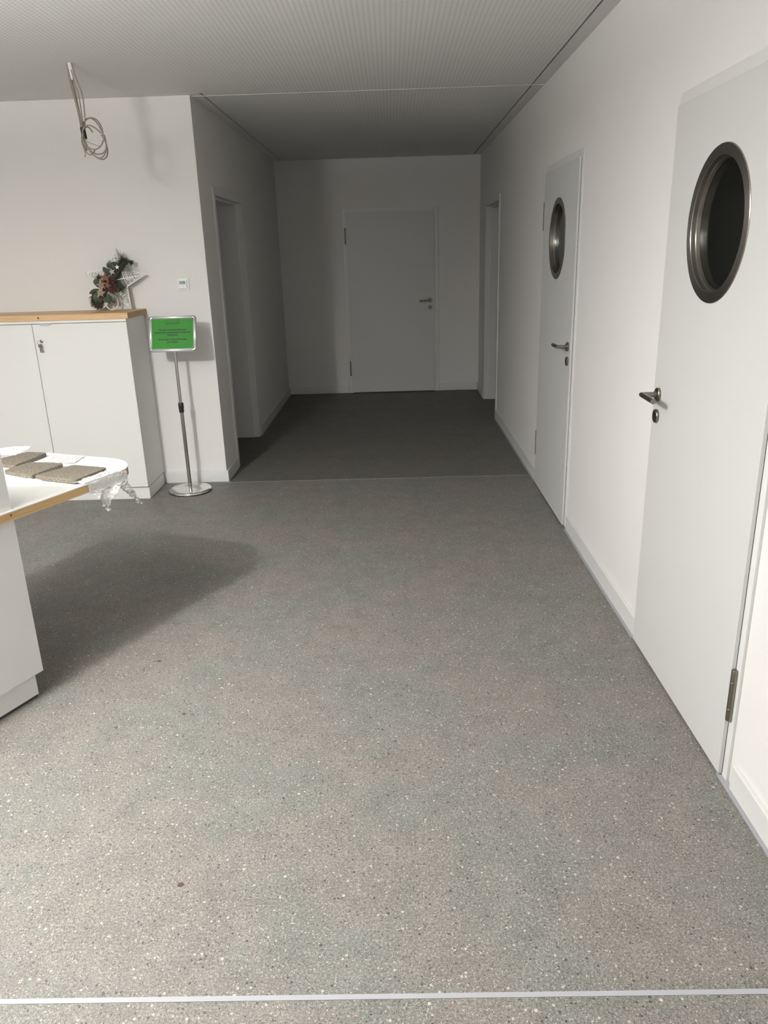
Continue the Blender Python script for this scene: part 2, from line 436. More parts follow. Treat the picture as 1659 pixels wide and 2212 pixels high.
def holed(bm, mp, s0, s1, z0, z1, d0, d1, cs, cz, r, seg=72):
    angs = sorted({round(2*PI*i/seg, 6) for i in range(seg)} | {round(math.atan2(zz-cz, ss-cs) % (2*PI), 6) for ss in (s0, s1) for zz in (z0, z1)})
    def rect(a):
        c, s = math.cos(a), math.sin(a); t = 1e9
        if c > 1e-9: t = min(t, (s1-cs)/c)
        if c < -1e-9: t = min(t, (s0-cs)/c)
        if s > 1e-9: t = min(t, (z1-cz)/s)
        if s < -1e-9: t = min(t, (z0-cz)/s)
        return cs+c*t, cz+s*t
    R = {}
    for d in (d0, d1):
        R[d] = ([bm.verts.new(mp(cs+r*math.cos(a), d, cz+r*math.sin(a))) for a in angs], [bm.verts.new(mp(*(lambda q: (q[0], d, q[1]))(rect(a)))) for a in angs])
    n = len(angs)
    for i in range(n):
        j = (i+1) % n
        for d in (d0, d1):
            ci, ro = R[d]; bm.faces.new((ci[i], ci[j], ro[j], ro[i]))
        bm.faces.new((R[d0][0][i], R[d0][0][j], R[d1][0][j], R[d1][0][i]))
        bm.faces.new((R[d0][1][i], R[d0][1][j], R[d1][1][j], R[d1][1][i]))
AX = {'R': ('x', -1), 'L': ('x', 1), 'E': ('y', -1)}
def disc(bm, mp, s, z, prof, seg=40, mi=0, closed=False):
    ax, sg = AX[mp.k]; c = mp(s, 0, z)
    lathe(bm, [(r, sg*h) for r, h in prof], c, ax, seg, mi, closed)
def hardware(leaf, mp, s, z, direction, dface):
    """lever handle on a round rose, lever towards +-s; keyhole plate below"""
    bm = B(); d = dface
    disc(bm, mp, s, z, [(0, d), (.0262, d), (.0262, d+.008), (.0245, d+.010), (0, d+.010)])
    tube(bm, [mp(s, d+.008, z), mp(s, d+.018, z)], .0125, 20)
    tube(bm, [mp(s, d+.012, z), mp(s, d+.062, z), mp(s+direction*.128, d+.062, z-.002)], .0102, 24)
    obj('lever_handle', bm, M_steel, leaf, True, .5)['label'] = 'satin stainless steel lever on a round rose'
    bm = B(); z2 = z-.083
    disc(bm, mp, s, z2, [(0, d), (.0262, d), (.0262, d+.008), (.0245, d+.010), (0, d+.010)], mi=0)
    # keyhole: round barrel above a slot
    disc(bm, mp, s, z2+.005, [(0, d+.0099), (.0078, d+.0099), (.0078, d+.0108), (0, d+.0108)], 20, mi=1)
    mbox(bm, mp, s-.0042, s+.0042, d+.0099, d+.0107, z2-.017, z2+.004, mi=1)
    obj('keyhole_plate', bm, [M_steel, M_black], leaf, True, .5)['label'] = 'round steel plate with dark keyhole'
def hinge(parent, mp, s, z0, d=.016, r=.0105):
    bm = B(); c = mp(s, d, z0); h = .177
    pr = [(0, 0), (r*.86, 0), (r, .003)]
    for zz in (.042, .134): pr += [(r, zz-.001), (r*.9, zz), (r, zz+.001)]
    pr += [(r, h-.003), (r*.86, h), (0, h)]
    lathe(bm, pr, c, 'z', 20)
    obj('hinge', bm, M_steel, parent, True, .5)
def door(name, mp, ls0, ls1, hinge_at, porthole, label, s0, s1, far=None):
    root = empty(name, mp((ls0+ls1)/2, 0, 0)); struct(root, label)
    frame(root, mp, s0, s1, ZO, .055, far=far)
    df, zb, zt = .0235, .010, 2.073
    pc = (ls0+ls1)/2 + .018 if porthole == 2 else (ls0+ls1)/2+.02
    bm = B(); pz = 1.672
    if porthole:
        holed(bm, mp, ls0, ls1, zb, zt, .0125, df, pc, pz, .200)
        holed(bm, mp, s0+.004, s1-.004, zb, ZO-.004, -.027, .0125, pc, pz, .200)
    else:
        mbox(bm, mp, ls0, ls1, .0125, df, zb, zt); mbox(bm, mp, s0+.004, s1-.004, -.027, .0125, zb, ZO-.004)
    leaf = obj('door_leaf', bm, M_leaf, root)
    leaf['label'] = 'pale grey smooth door leaf'
    bm = B()  # black strips stand in for the shade between leaf lip and casing
    for a, b in ((ls0+.0012, s0-.001), (s1+.001, ls1-.0012)): mbox(bm, mp, min(a, b), max(a, b), .0101, .0124, zb+.001, zt-.002)
    obj('rebate_gap_shade', bm, M_black, leaf)['label'] = 'thin black strip painting the shade in the rebate gap'
    hs = ls1 if hinge_at == 'far' else ls0; sg = 1 if hinge_at == 'far' else -1
    for zz in (.213, 1.728): hinge(root, mp, hs+sg*.006, zz)
    hw = ls0+.056+(.085 if 0 else 0) if hinge_at == 'far' else ls1-.056
    hardware(leaf, mp, hw, 1.080, 1 if hinge_at == 'far' else -1, df)
    if porthole:
        bm = B()
        disc(bm, mp, pc, pz, [(.2335, df), (.2335, df+.0015), (.2315, df+.0035), (.200, df+.0035), (.1985, df+.002), (.1975, df-.012),
                              (.1925, df-.014), (.1905, df-.024), (.200, df-.024), (.200, df)], 96, closed=True)
        obj('porthole_frame', bm, M_ring, leaf, True, .35)['label'] = 'round brushed steel porthole frame'
        bm = B(); disc(bm, mp, pc, pz, [(.1995, -.027), (.1995, -.030), (.232, -.030), (.232, -.027)], 96, closed=True)
        disc(bm, mp, pc, pz, [(.1905, .0005-.008), (.1985, .0005-.008), (.1985, -.030), (.1905, -.030)], 96, closed=True)
        obj('inner_ring', bm, M_ring, leaf, True, .35)
        bm = B(); disc(bm, mp, pc, pz, [(0, -.0060), (.1985, -.0060), (.1985, -.0005), (0, -.0005)], 96)
        obj('porthole_glass', bm, M_glass, leaf, True, .35)['label'] = 'dark round glass pane'
        bm = B()
        for a in range(3):
            t = PI/2+2*PI*a/3; disc(bm, mp, pc+.216*math.cos(t), pz+.216*math.sin(t), [(0, df+.0030), (.0034, df+.0034), (.0030, df+.0046), (0, df+.0048)], 12)
        obj('screws', bm, M_steel, leaf, True)
    return root
mR, mL, mE = Map('R', XR), Map('L', XL), Map('E', YF)
door('door_1', mR, 2.049, 2.955, 'near', 1, 'nearest pale door with a round porthole window on the right wall', D1[0], D1[1], .045)
door('door_2', mR, 4.407, 5.345, 'far', 2, 'second pale door with a round porthole window further down the right wall', D2[0]-.01, D2[1]+.005)
door('door_3', mE, -.510, .507, 'far_x', 0, 'closed plain door at the corridor end', DE[0], DE[1]) if 0 else None
# end door: hinges on the left, handle on the right
door('door_3', mE, -.512, .507, 'near', 0, 'closed plain pale door in the end wall of the corridor', DE[0], DE[1])
r4 = empty('door_4', (XL, 6.55, 0)); struct(r4, 'white door frame of the open doorway in the left corridor wall')
frame(r4, mL, DL[0], DL[1], ZO, .055, True)
r5 = empty('door_5', (XR, 8.19, 0)); struct(r5, 'white door frame of the open doorway at the far right of the corridor')
frame(r5, mR, D3[0], D3[1], ZO, .055, True)

# ------------------------------------------------------------------ sideboard cabinet + worktop
CF, CR_, CL = 5.188, -1.766, -3.03
cab = thing('cabinet', 'tall white two-door cabinet under the wooden worktop against the wall', 'cabinet', ((CR_+CL)/2, 5.38, 0))
bm = B(); box(bm, CL, CR_, CF, YJ-.004, .092, 1.258, .001)
obj('body', bm, M_carc, cab)
bm = B(); box(bm, CL, CR_+.0, CF, YJ-.018, .003, .087, .001); box(bm, CL+.003, CR_-.003, CF+.003, YJ-.018, .0, .003)
obj('plinth', bm, M_carc, cab)
bm = B(); box(bm, CL, CR_, CF-.0185, CF-.0005, 1.2415, 1.2578, .0008); obj('top_rail', bm, M_carc, cab)
spl = -2.3985
drs = []
for a, b in ((spl+.0018, CR_), (CL, spl-.0018)):
    bm = B(); box(bm, a, b, CF-.0185, CF-.002, .095, 1.2375, .0009); drs.append(obj('door', bm, M_carc, cab))
    bm = B()
    hx = a+.057
    prism(bm, [(hx, CF-.0195, 1.2398), (hx, CF-.0195, 1.236), (hx, CF-.027, 1.2285), (hx, CF-.030, 1.2285), (hx, CF-.030, 1.2305), (hx, CF-.0205, 1.2398)], (.072, 0, 0))
    obj('edge_pull', bm, M_alu, drs[-1])['label'] = 'small folded aluminium edge pull'
bm = B(); lx, lz = -2.350, 1.128
lathe(bm, [(0, -.0), (.0115, 0), (.0115, -.004), (.010, -.006), (.0085, -.0065), (.0080, -.012), (0, -.013)], (lx, CF-.0185, lz), 'y', 28)
lock = obj('lock', bm, M_pole, drs[0], True, .5)
bm = B()
tube(bm, [(lx-.004+.0125*math.cos(t)-.008, CF-.036+.002*math.sin(t*2), lz-.008+.0125*math.sin(t)) for t in [2*PI*i/20 for i in range(20)]], .0009, 6, True)
box(bm, lx-.0020, lx+.0020, CF-.040, CF-.030, lz-.006, lz+.006, .0005)
# two keys hanging from the ring
for dx, tilt in ((0, .0), (.004, .22)):
    c0 = Vector((lx-.010+dx, CF-.036-dx*.5, lz-.019))
    def kp(a, b): return c0+Vector((a*math.cos(tilt)-b*math.sin(tilt), 0, a*math.sin(tilt)+b*math.cos(tilt)))*1.0
    prism(bm, [kp(-.010, 0), kp(.010, 0), kp(.011, -.016), kp(.004, -.026), kp(.004, -.052), kp(0, -.056), kp(-.003, -.052), kp(-.003, -.026), kp(-.010, -.016)], (0, -.0018, 0))
obj('keys', bm, M_steel, drs[0])['label'] = 'two small keys hanging from the lock on a ring'

bm = B(); box(bm, CL-.01, -1.749, 5.165, YJ-.001, 1.2592, 1.2965, .0012)
for f in bm.faces:
    f.normal_update()
    if f.normal.x > .7: f.material_index = 1
wt = root_mesh('worktop', bm, [M_wood_cab, M_wood_end], (-2.39, 5.37, 1.2592))
# object coordinates must stay in room metres for the knot: shift knot handled in material below
tag(wt, 'light pine wooden worktop lying on the white cabinet', 'worktop')
for n in M_wood_cab.node_tree.nodes:
    if n.type == 'VECT_MATH' and n.operation == 'DISTANCE': n.inputs[1].default_value = (-2.345+2.39, 5.165-5.37, 1.278-1.2592)

# ------------------------------------------------------------------ star decoration
st = thing('star_decoration', 'white wicker star with evergreen twigs and small wooden stars leaning on the wall', 'decoration', (-1.92, 5.49, 1.2965))
def SP(x, z, dy=0):                               # plane of the star, leaning back against the wall
    return Vector((x, 5.478+(z-1.30)*.145-dy, z))
tips = [(-1.900, 1.708), (-1.703, 1.528), (-1.822, 1.302), (-2.030, 1.302), (-2.121, 1.553)]
inn = [(-1.872, 1.575), (-1.838, 1.452), (-1.925, 1.398), (-2.010, 1.462), (-1.955, 1.572)]
cx, cz = -1.920, 1.495
bm = B(); rr = random.Random(3)
for i in range(5):
    t = tips[i]; a = inn[i-1]; b = inn[i]
    for q in (a, b):
        tube(bm, [SP(q[0], q[1]), SP((q[0]+t[0])/2, (q[1]+t[1])/2, .004), SP(*t)], [.0042, .0036, .003], 6)
    tube(bm, [SP(cx, cz, .035), SP((cx+t[0])/2, (cz+t[1])/2, .024), SP(*t)], [.004, .0036, .003], 6)
    for k in range(15):
        f = .04+k/15.5; f2 = min(.985, f+.035+rr.uniform(-.01, .03))
        la = (a[0]+(t[0]-a[0])*f, a[1]+(t[1]-a[1])*f); lb = (b[0]+(t[0]-b[0])*f2, b[1]+(t[1]-b[1])*f2)
        mid = ((la[0]+lb[0])/2, (la[1]+lb[1])/2); hgt = .030*(1-f)+.005
        mk = [SP(la[0], la[1], .001), SP((la[0]*1.2+mid[0]*.8)/2, (la[1]*1.2+mid[1]*.8)/2, hgt*.72), SP(mid[0], mid[1], hgt), SP((lb[0]*1.2+mid[0]*.8)/2, (lb[1]*1.2+mid[1]*.8)/2, hgt*.72), SP(lb[0], lb[1], .001)]
        tube(bm, mk, .0030, 5)
        if k % 2: tube(bm, [SP(la[0], la[1], .002), SP(mid[0], mid[1], hgt+.002), SP(*(b[0]+(t[0]-b[0])*min(.98, f2+.09), b[1]+(t[1]-b[1])*min(.98, f2+.09)), .002)], .0022, 5)
obj('wicker_star', bm, M_rattan, st, True)
bm = B(); ctr = SP(cx, cz, .018); n = 5                 # grey core added to paint the shade between the wicker strands
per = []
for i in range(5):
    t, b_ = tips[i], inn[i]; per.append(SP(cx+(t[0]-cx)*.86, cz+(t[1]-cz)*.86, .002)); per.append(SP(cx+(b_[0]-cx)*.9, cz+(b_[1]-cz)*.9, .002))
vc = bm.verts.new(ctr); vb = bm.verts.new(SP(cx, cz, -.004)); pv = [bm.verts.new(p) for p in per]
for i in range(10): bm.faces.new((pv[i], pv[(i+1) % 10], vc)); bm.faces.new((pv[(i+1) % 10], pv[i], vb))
obj('star_gap_shade', bm, mat('gap_shade_grey', (.20, .19, .18), .9), st)
bm = B()                                          # ribbon loop at the foot
tube(bm, [SP(-1.955+.045*math.cos(t), 1.352+.052*math.sin(t), .004+.003*math.sin(3*t)) for t in [2*PI*i/30 for i in range(30)]], .0045, 8, True)
obj('ribbon_loop', bm, M_ribbon, st, True)
bm = B()                                          # twigs from lower left to upper right
for k in range(26):
    o1, o2 = rr.uniform(-.02, .02), rr.uniform(-.02, .02)
    tube(bm, [SP(-2.050+o1, 1.312+rr.uniform(0, .03), .03), SP(-2.000+o2, 1.40, .045), SP(-1.925+o1, 1.50, .05), SP(-1.865+o2, 1.575, .04), SP(-1.825+o1*1.4, 1.625+rr.uniform(-.03, .02), .03)], [.0035, .0045, .0045, .004, .002], 5)
for k in range(6):
    a = -2.045+rr.uniform(-.012, .02); tube(bm, [SP(a+.03, 1.37, .03), SP(a, 1.303+rr.uniform(0, .012), .028)], [.004, .0035], 5)
obj('twigs', bm, M_twig, st, True)
def needles(bm, pts, n, ln, sp, dy, r=.0009):
    for _ in range(n):
        i = rr.randrange(len(pts)-1); f = rr.random(); x = pts[i][0]+(pts[i+1][0]-pts[i][0])*f; z = pts[i][1]+(pts[i+1][1]-pts[i][1])*f
        a = rr.uniform(0, 2*PI) if sp is None else sp[0]+rr.uniform(-sp[1], sp[1]); l = ln*rr.uniform(.5, 1)
        d0 = dy+rr.uniform(-.012, .012)
        p, q = SP(x, z, d0), SP(x+l*math.cos(a), z+l*math.sin(a), max(.002, d0+rr.uniform(-.02, .02)))
        tube(bm, [p, (p+q)/2+Vector((0, 0, .002)), q], [r, r, r*.4], 3, cap=False)
bm = B()
needles(bm, [(-1.92, 1.50), (-1.86, 1.59), (-1.835, 1.625)], 420, .045, None, .035, .0013)
needles(bm, [(-1.845, 1.625), (-1.80, 1.618), (-1.79, 1.61)], 150, .030, (-.4, .9), .03)
needles(bm, [(-1.93, 1.51), (-1.87, 1.44)], 260, .05, (-.9, .9), .03, .0013)
needles(bm, [(-2.07, 1.40), (-2.06, 1.34)], 190, .045, (-2.0, 1.0), .02, .0013)
obj('pine_needles', bm, M_needle, st)
for args in (([(-1.88, 1.50), (-1.80, 1.56)], 230, .05, None, .012), ([(-1.96, 1.44), (-1.87, 1.38)], 220, .045, None, .022),
             ([(-1.85, 1.63), (-1.86, 1.655)], 50, .045, (1.3, .9), .015), ([(-1.955, 1.58), (-1.93, 1.62)], 90, .03, None, .02)):
    bm = B(); needles(bm, *args); obj('frosted_sprig', bm, M_frost, st)
def leafm(bm, x, z, l, wd, a, dy, tilt=0.0, curl=.25):
    ux = Vector((math.cos(a), -.10*math.sin(tilt*5), math.sin(a))).normalized(); uy = Vector((-math.sin(a)*math.cos(tilt), -math.sin(tilt), math.cos(a)*math.cos(tilt)))
    b = SP(x, z, dy); n = 7; L1, R1, Mi = [], [], []
    for i in range(n+1):
        f = i/n; wq = wd*.5*math.sin(PI*min(1, f*.94+.03))**.8
        c = b+ux*l*f+Vector((0, -curl*l*math.sin(PI*f)*.5, 0))
        Mi.append(bm.verts.new(c)); L1.append(bm.verts.new(c+uy*wq+Vector((0, -.002, 0)))); R1.append(bm.verts.new(c-uy*wq+Vector((0, -.002, 0))))
    for i in range(n):
        bm.faces.new((L1[i], L1[i+1], Mi[i+1], Mi[i])); bm.faces.new((Mi[i], Mi[i+1], R1[i+1], R1[i]))
bm = B()
for a in [(-2.045, 1.465, .050, .042, 1.2, .03), (-2.010, 1.45, .05, .036, 2.2, .03), (-2.025, 1.44, .075, .036, 3.5, .03, .5), (-2.03, 1.43, .065, .030, 3.9, .045, -.4), (-2.035, 1.415, .062, .044, 4.45, .05), (-2.025, 1.41, .06, .044, 4.9, .045, .3),
          (-2.0, 1.40, .05, .034, 5.1, .04), (-2.04, 1.40, .07, .034, 4.2, .03, .6), (-1.965, 1.41, .055, .034, 4.9, .035), (-1.955, 1.395, .055, .036, 4.6, .04, .3), (-1.945, 1.39, .05, .03, 5.1, .035, -.3), (-1.955, 1.545, .045, .03, 2.0, .045), (-1.93, 1.55, .05, .03, 2.6, .045, .4), (-1.90, 1.56, .05, .028, 1.9, .05, .4), (-1.945, 1.58, .04, .03, 1.1, .04), (-1.915, 1.59, .036, .028, .8, .04, .3)]:
    leafm(bm, *a)
o = obj('leaves', bm, M_eucal, st); o.modifiers.new('thickness', 'SOLIDIFY').thickness = .0008
bm = B()
for k in range(10):
    a = 2*PI*k/10; leafm(bm, -1.955, 1.475, .045 if k % 2 else .06, .024, a+.2, .055, .3, -.2)
for k in range(8): leafm(bm, -1.925, 1.445, .04, .018, 2*PI*k/8, .045, .4, .2)
o = obj('dried_flower', bm, M_poin, st); o.modifiers.new('thickness', 'SOLIDIFY').thickness = .001
for (x, z, r) in ((-2.012, 1.522, .020), (-1.905, 1.465, .016), (-1.885, 1.432, .014)):
    bm = B()
    for k in range(34):
        v = Vector((rr.gauss(0, 1), rr.gauss(0, 1), rr.gauss(0, 1))).normalized(); c = SP(x, z, .04)
        p = c+v*r; tube(bm, [c, p], [.003, .0022], 4)
    obj('cone', bm, M_cone, st)
ux, uy = Vector((1, 0, 0)), Vector((0, .145, 1)).normalized()
def star_part(name, x, z, R, ang, dy, m, yaw=0, pitch=0, th=.006):
    bm = B(); e = Matrix.Rotation(yaw, 3, 'Z') @ Matrix.Rotation(pitch, 3, 'X')
    a, b = e@ux, e@uy; nrm = a.cross(b).normalized()
    prism(bm, star_poly(SP(x, z, dy), R, R*.42, ang, a, b), nrm*-th if nrm.y > 0 else nrm*th)
    obj(name, bm, m, st)
star_part('white_star', -1.873, 1.581, .017, PI/2, .065, M_starw)
star_part('grey_star', -1.913, 1.552, .026, PI/2+.3, .060, M_starg)
star_part('tan_star', -1.962, 1.513, .042, .2, .070, M_starb, .5, -.4, .008)
star_part('pale_star', -1.992, 1.470, .040, PI/2+.2, .080, M_starp, 1.0, .3, .008)
star_part('pale_star', -2.000, 1.418, .036, PI/2-.1, .075, M_starp, .9, .5, .008)
star_part('dark_star', -1.950, 1.468, .034, 1.1, .062, M_starb, -.4, .4, .007)

# ------------------------------------------------------------------ thermostat
tx, tz = -1.463, 1.453
th = thing('wall_thermostat', 'small white square thermostat with bluish display on the wall beside the corridor', 'thermostat', (tx, YJ, tz))
bm = B(); box(bm, tx-.0395, tx+.0395, YJ-.009, YJ+.0, tz-.0395, tz+.0395, .002); obj('cover_frame', bm, M_white_plastic, th)
bm = B(); box(bm, tx-.0290, tx+.0265, YJ-.021, YJ-.0085, tz-.028, tz+.028, .0015); hs = obj('housing', bm, M_white_plastic, th)
bm = B(); box(bm, tx-.024, tx+.018, YJ-.0218, YJ-.0208, tz+.001, tz+.023); obj('display', bm, M_lcd, hs)
def text_mesh(name, s, size, centre, ux, uz, m, parent, lift=.0004, maxw=None, bold=0):
    cu = bpy.data.curves.new(name, 'FONT'); cu.body = s; cu.size = size; cu.align_x = 'CENTER'; cu.align_y = 'CENTER'; cu.extrude = 0; cu.offset = bold
    o = bpy.data.objects.new(name, cu); C.objects.link(o)
    dg = bpy.context.evaluated_depsgraph_get(); me = bpy.data.meshes.new_from_object(o.evaluated_get(dg))
    C.objects.unlink(o); bpy.data.objects.remove(o)
    xs = [v.co.x for v in me.vertices]; wd = max(xs)-min(xs); k = maxw/wd if maxw else 1
    nrm = ux.cross(uz).normalized()
    for v in me.vertices:
        p = Vector(centre)+ux*v.co.x*k+uz*v.co.y+nrm*lift
        v.co = p-ORG[parent.name]
    me.materials.append(m); q = bpy.data.objects.new(name, me); C.objects.link(q); q.parent = parent; ORG[q.name] = ORG[parent.name]; return q
text_mesh('display_digits', '1 20', .019, (tx-.003, YJ-.0219, tz+.012), Vector((1, 0, 0)), Vector((0, 0, 1)), M_lcd_ink, hs, .0003, .032)
bm = B(); box(bm, tx+.004, tx+.0055, YJ-.0214, YJ-.0208, tz-.020, tz-.006); box(bm, tx-.020, tx-.008, YJ-.0214, YJ-.0208, tz-.0235, tz-.0225)
obj('button_marks', bm, M_seal, hs)

# ------------------------------------------------------------------ sign stand
bx, by = -1.520, 5.362
sg = thing('sign_stand', 'silver pedestal stand with green notice in a frame beside the cabinet', 'sign', (bx, by, 0))
bm = B(); lathe(bm, [(0, .0), (.150, 0), (.154, .004), (.155, .010), (.150, .018), (.138, .0235), (.10, .027), (.03, .031), (.022, .036), (0, .036)], (bx, by, 0), 'z', 96)
obj('base', bm, M_chrome, sg, True, .9)
bm = B(); lathe(bm, [(.1562, .0), (.1572, .002), (.1562, .005), (.1552, .005), (.1552, 0)], (bx, by, 0), 'z', 96, closed=True)
obj('rubber_rim', bm, M_black, sg, True)
bm = B(); lathe(bm, [(0, .03), (.0135, .03), (.0135, .61), (0, .61)], (bx, by, 0), 'z', 28)
obj('lower_pole', bm, M_pole, sg, True, .5)
bm = B(); lathe(bm, [(0, .585), (.0165, .585), (.0175, .592), (.0175, .612), (.0190, .616), (.0190, .645), (.0165, .655), (0, .655)], (bx, by, 0), 'z', 28)
obj('clamp_collar', bm, M_black, sg, True, .5)
bm = B(); lathe(bm, [(0, .64), (.0108, .64), (.0108, 1.06), (0, 1.06)], (bx, by, 0), 'z', 28)
obj('upper_pole', bm, M_pole, sg, True, .5)
bc, tc = Vector((-1.5035, 5.262, 1.024)), Vector((-1.5035, 5.346, 1.256))
sx = Vector((1, 0, 0)); sz = (tc-bc).normalized(); sn = sx.cross(sz).normalized(); H = (tc-bc).length; Wd = .325; sc = (bc+tc)/2
def SQ(a, b, d=0): return sc+sx*a+sz*b+sn*d
def rrect(w_, h_, r, seg=6):
    out = []
    for qx, qz, a0 in ((1, 1, 0), (-1, 1, PI/2), (-1, -1, PI), (1, -1, 1.5*PI)):
        for i in range(seg+1):
            a = a0+PI/2*i/seg; out.append((qx*(w_/2-r)+r*math.cos(a), qz*(h_/2-r)+r*math.sin(a)))
    return out
bm = B(); prism(bm, [SQ(a, b, -.012) for a, b in rrect(Wd-.004, H-.004, .018)], sn*.010); obj('back_panel', bm, M_alu, sg)
bm = B(); prism(bm, [SQ(a, b, -.001) for a, b in ((-.142, -.103), (.142, -.103), (.142, .103), (-.142, .103))], sn*.002)
sheet = obj('notice_sheet', bm, M_green, sg); sheet['label'] = 'green printed notice sheet'
# snap frame rails: rounded profile
def rail(bm, p, q, wv):
    n = 8; d = (q-p); prof = []
    for i in range(n+1):
        a = PI*i/n; prof.append(-wv*.5*math.cos(a)*1.0 + sn*(.0085*math.sin(a)))
    ring1 = [bm.verts.new(p+o) for o in prof]; ring2 = [bm.verts.new(q+o) for o in prof]
    for i in range(n):
        f = bm.faces.new((ring1[i], ring1[i+1], ring2[i+1], ring2[i])); f.smooth = True
    bm.faces.new((ring1[0], ring2[0], ring2[-1], ring1[-1])); bm.faces.new(ring1); bm.faces.new(ring2[::-1])
rw = .022; hw_, hh = Wd/2-rw/2, H/2-rw/2; e = .014
for nm, p, q, wv in (('top_rail', SQ(-hw_+e, hh), SQ(hw_-e, hh), sz*rw), ('bottom_rail', SQ(-hw_+e, -hh), SQ(hw_-e, -hh), sz*rw),
                     ('side_rail', SQ(-hw_, -hh+e), SQ(-hw_, hh-e), sx*rw), ('side_rail', SQ(hw_, -hh+e), SQ(hw_, hh-e), sx*rw)):
    bm = B(); rail(bm, p, q, wv); obj(nm, bm, M_alu, sg)
for qa, qb in ((-1, 1), (1, 1), (-1, -1), (1, -1)):
    bm = B(); c0 = (qa*(hw_-e), qb*(hh-e)); ctr = []
    for i in range(9):
        a = PI/2*i/8; ctr.append((SQ(c0[0]+qa*e*math.sin(a), c0[1]+qb*e*math.cos(a)), (sx*qa*math.sin(a)+sz*qb*math.cos(a))))
    rings = []
    for p, rad in ctr: rings.append([bm.verts.new(p+rad*(-.0116*math.cos(PI*k/8))+sn*(.0092*math.sin(PI*k/8))) for k in range(9)])
    for i in range(8):
        for k in range(8): bm.faces.new((rings[i][k], rings[i][k+1], rings[i+1][k+1], rings[i+1][k]))
        bm.faces.new((rings[i][0], rings[i+1][0], rings[i+1][-1], rings[i][-1]))
    bm.faces.new(rings[0]); bm.faces.new(rings[-1][::-1])
    obj('corner_piece', bm, M_chrome, sg, True, .9)
bm = B(); tube(bm, [(bx, by, 1.05), (bx, by, 1.07), tuple(SQ(bx+1.5035, -.04, -.012))], .012, 16); obj('tilt_bracket', bm, M_black, sg, True, .8)
for s, size, zc, mw, mm, xo in (('Landpraxis', .022, .073, .0960, M_logo, .002),
        ('Wir sind gerade in unserer 30-minütigen', .0105, .0265, .190, M_ink, 0), ('Praxisbesprechung und kommen gleich persönlich wieder', .0105, .0085, .252, M_ink, 0),
        ('zu Ihnen zurück.', .0105, -.0085, .074, M_ink, 0),
        ('Bitte warten Sie so lange im Wartezimmer.', .0105, -.0395, .196, M_ink, 0), ('Ihr Praxis-Team.', .0105, -.0575, .074, M_ink, 0)):
    text_mesh('printed_line', s, size, SQ(xo, zc, .001), sx, sz, mm, sheet, .0006, mw, .0014 if mm is M_ink else .0006)
bm = B()                                           # small leaf over the logo and the sweep under it
prism(bm, [SQ(.036+.0045*math.cos(t)*(1 if math.cos(t) > 0 else 1), .0915+.0065*math.sin(t), .0012) for t in [2*PI*i/12 for i in range(12)]], sn*.0003)
prism(bm, [SQ(.0345, .080, .0012), SQ(.0365, .080, .0012), SQ(.0375, .087, .0012), SQ(.0355, .087, .0012)], sn*.0003)
prism(bm, [SQ(.000, .0600, .0012), SQ(.015, .0565, .0012), SQ(.036, .0585, .0012), SQ(.036, .0600, .0012), SQ(.015, .0580, .0012)], sn*.0003)
obj('logo_leaf', bm, M_logo, sheet)

# ------------------------------------------------------------------ reception desk
A = Vector((-1.418, 2.570, 0)); U = Vector((.424, .9056, 0)).normalized(); Nn = Vector((U.y, -U.x, 0)); E_ = Vector((-.935, .355, 0)).normalized()
ZT = .772
def DP(s, n, z): return Vector((A.x+U.x*s+Nn.x*n, A.y+U.y*s+Nn.y*n, z))
desk = thing('reception_desk', 'white reception desk with round-cornered white top and pine edge at the left', 'desk', DP(-.6, -.4, 0))
def corner_arc(p0, p1, p2, r, seg=14):
    a, b = (p0-p1).normalized(), (p2-p1).normalized(); th_ = a.angle(b); t = r/math.tan(th_/2)
    c = p1+(a+b).normalized()*(r/math.sin(th_/2)); s, e2 = p1+a*t-c, p1+b*t-c; out = []
    tot = s.angle(e2); ax = s.cross(e2).normalized()
    for i in range(seg+1): out.append(c+Matrix.Rotation(tot*i/seg, 3, ax)@s)
    return out
F0 = DP(-1.7, 0, 0); Pc = DP(.775, 0, 0); Pe = Pc+E_*.74; Pb = Pe-U*2.475
outl = [F0]+corner_arc(F0, Pc, Pe, .215)+corner_arc(Pc, Pe, Pb, .16)+[Pb]
def outline(off):                                  # shrink towards the inside
    n = len(outl); res = []
    for i, p in enumerate(outl):
        d1 = (p-outl[i-1]).normalized(); d2 = (outl[(i+1) % n]-p).normalized(); t = (d1+d2).normalized(); nn = Vector((-t.y, t.x, 0))
        res.append(p+nn*off/max(.5, math.sqrt((1+d1.dot(d2))/2)))
    return res
M_wood_desk = wood('pine_edge', (U.x, U.y), [], [(.42, .26, .12), (.58, .39, .19), (.68, .48, .26)], .5)
bm = B(); prism(bm, [p+Vector((0, 0, ZT-.036)) for p in outl], (0, 0, .0320))
dt = obj('desktop', bm, M_wood_desk, desk); dt['label'] = 'pine desktop board with visible wooden edge'
kn = DP(.075, 0, .752) - ORG[desk.name]
nd = M_wood_desk
def add_knot(m, k, r):
    b = bsdf(m); lk = b.inputs['Base Color'].links[0]; src = lk.from_socket
    n = N(m, 'ShaderNodeVectorMath', operation='DISTANCE'); L(m, objco(m), n.inputs[0]); n.inputs[1].default_value = k
    kk = N(m, 'ShaderNodeMapRange'); kk.inputs['From Min'].default_value = r; kk.inputs['From Max'].default_value = r*.4; L(m, n.outputs['Value'], kk.inputs['Value'])
    L(m, mix_n(m, kk.outputs[0], src, (.13, .03, .010)), b.inputs['Base Color'])
add_knot(M_wood_desk, tuple(DP(.035, 0, .757)-ORG[desk.name]), .0065)
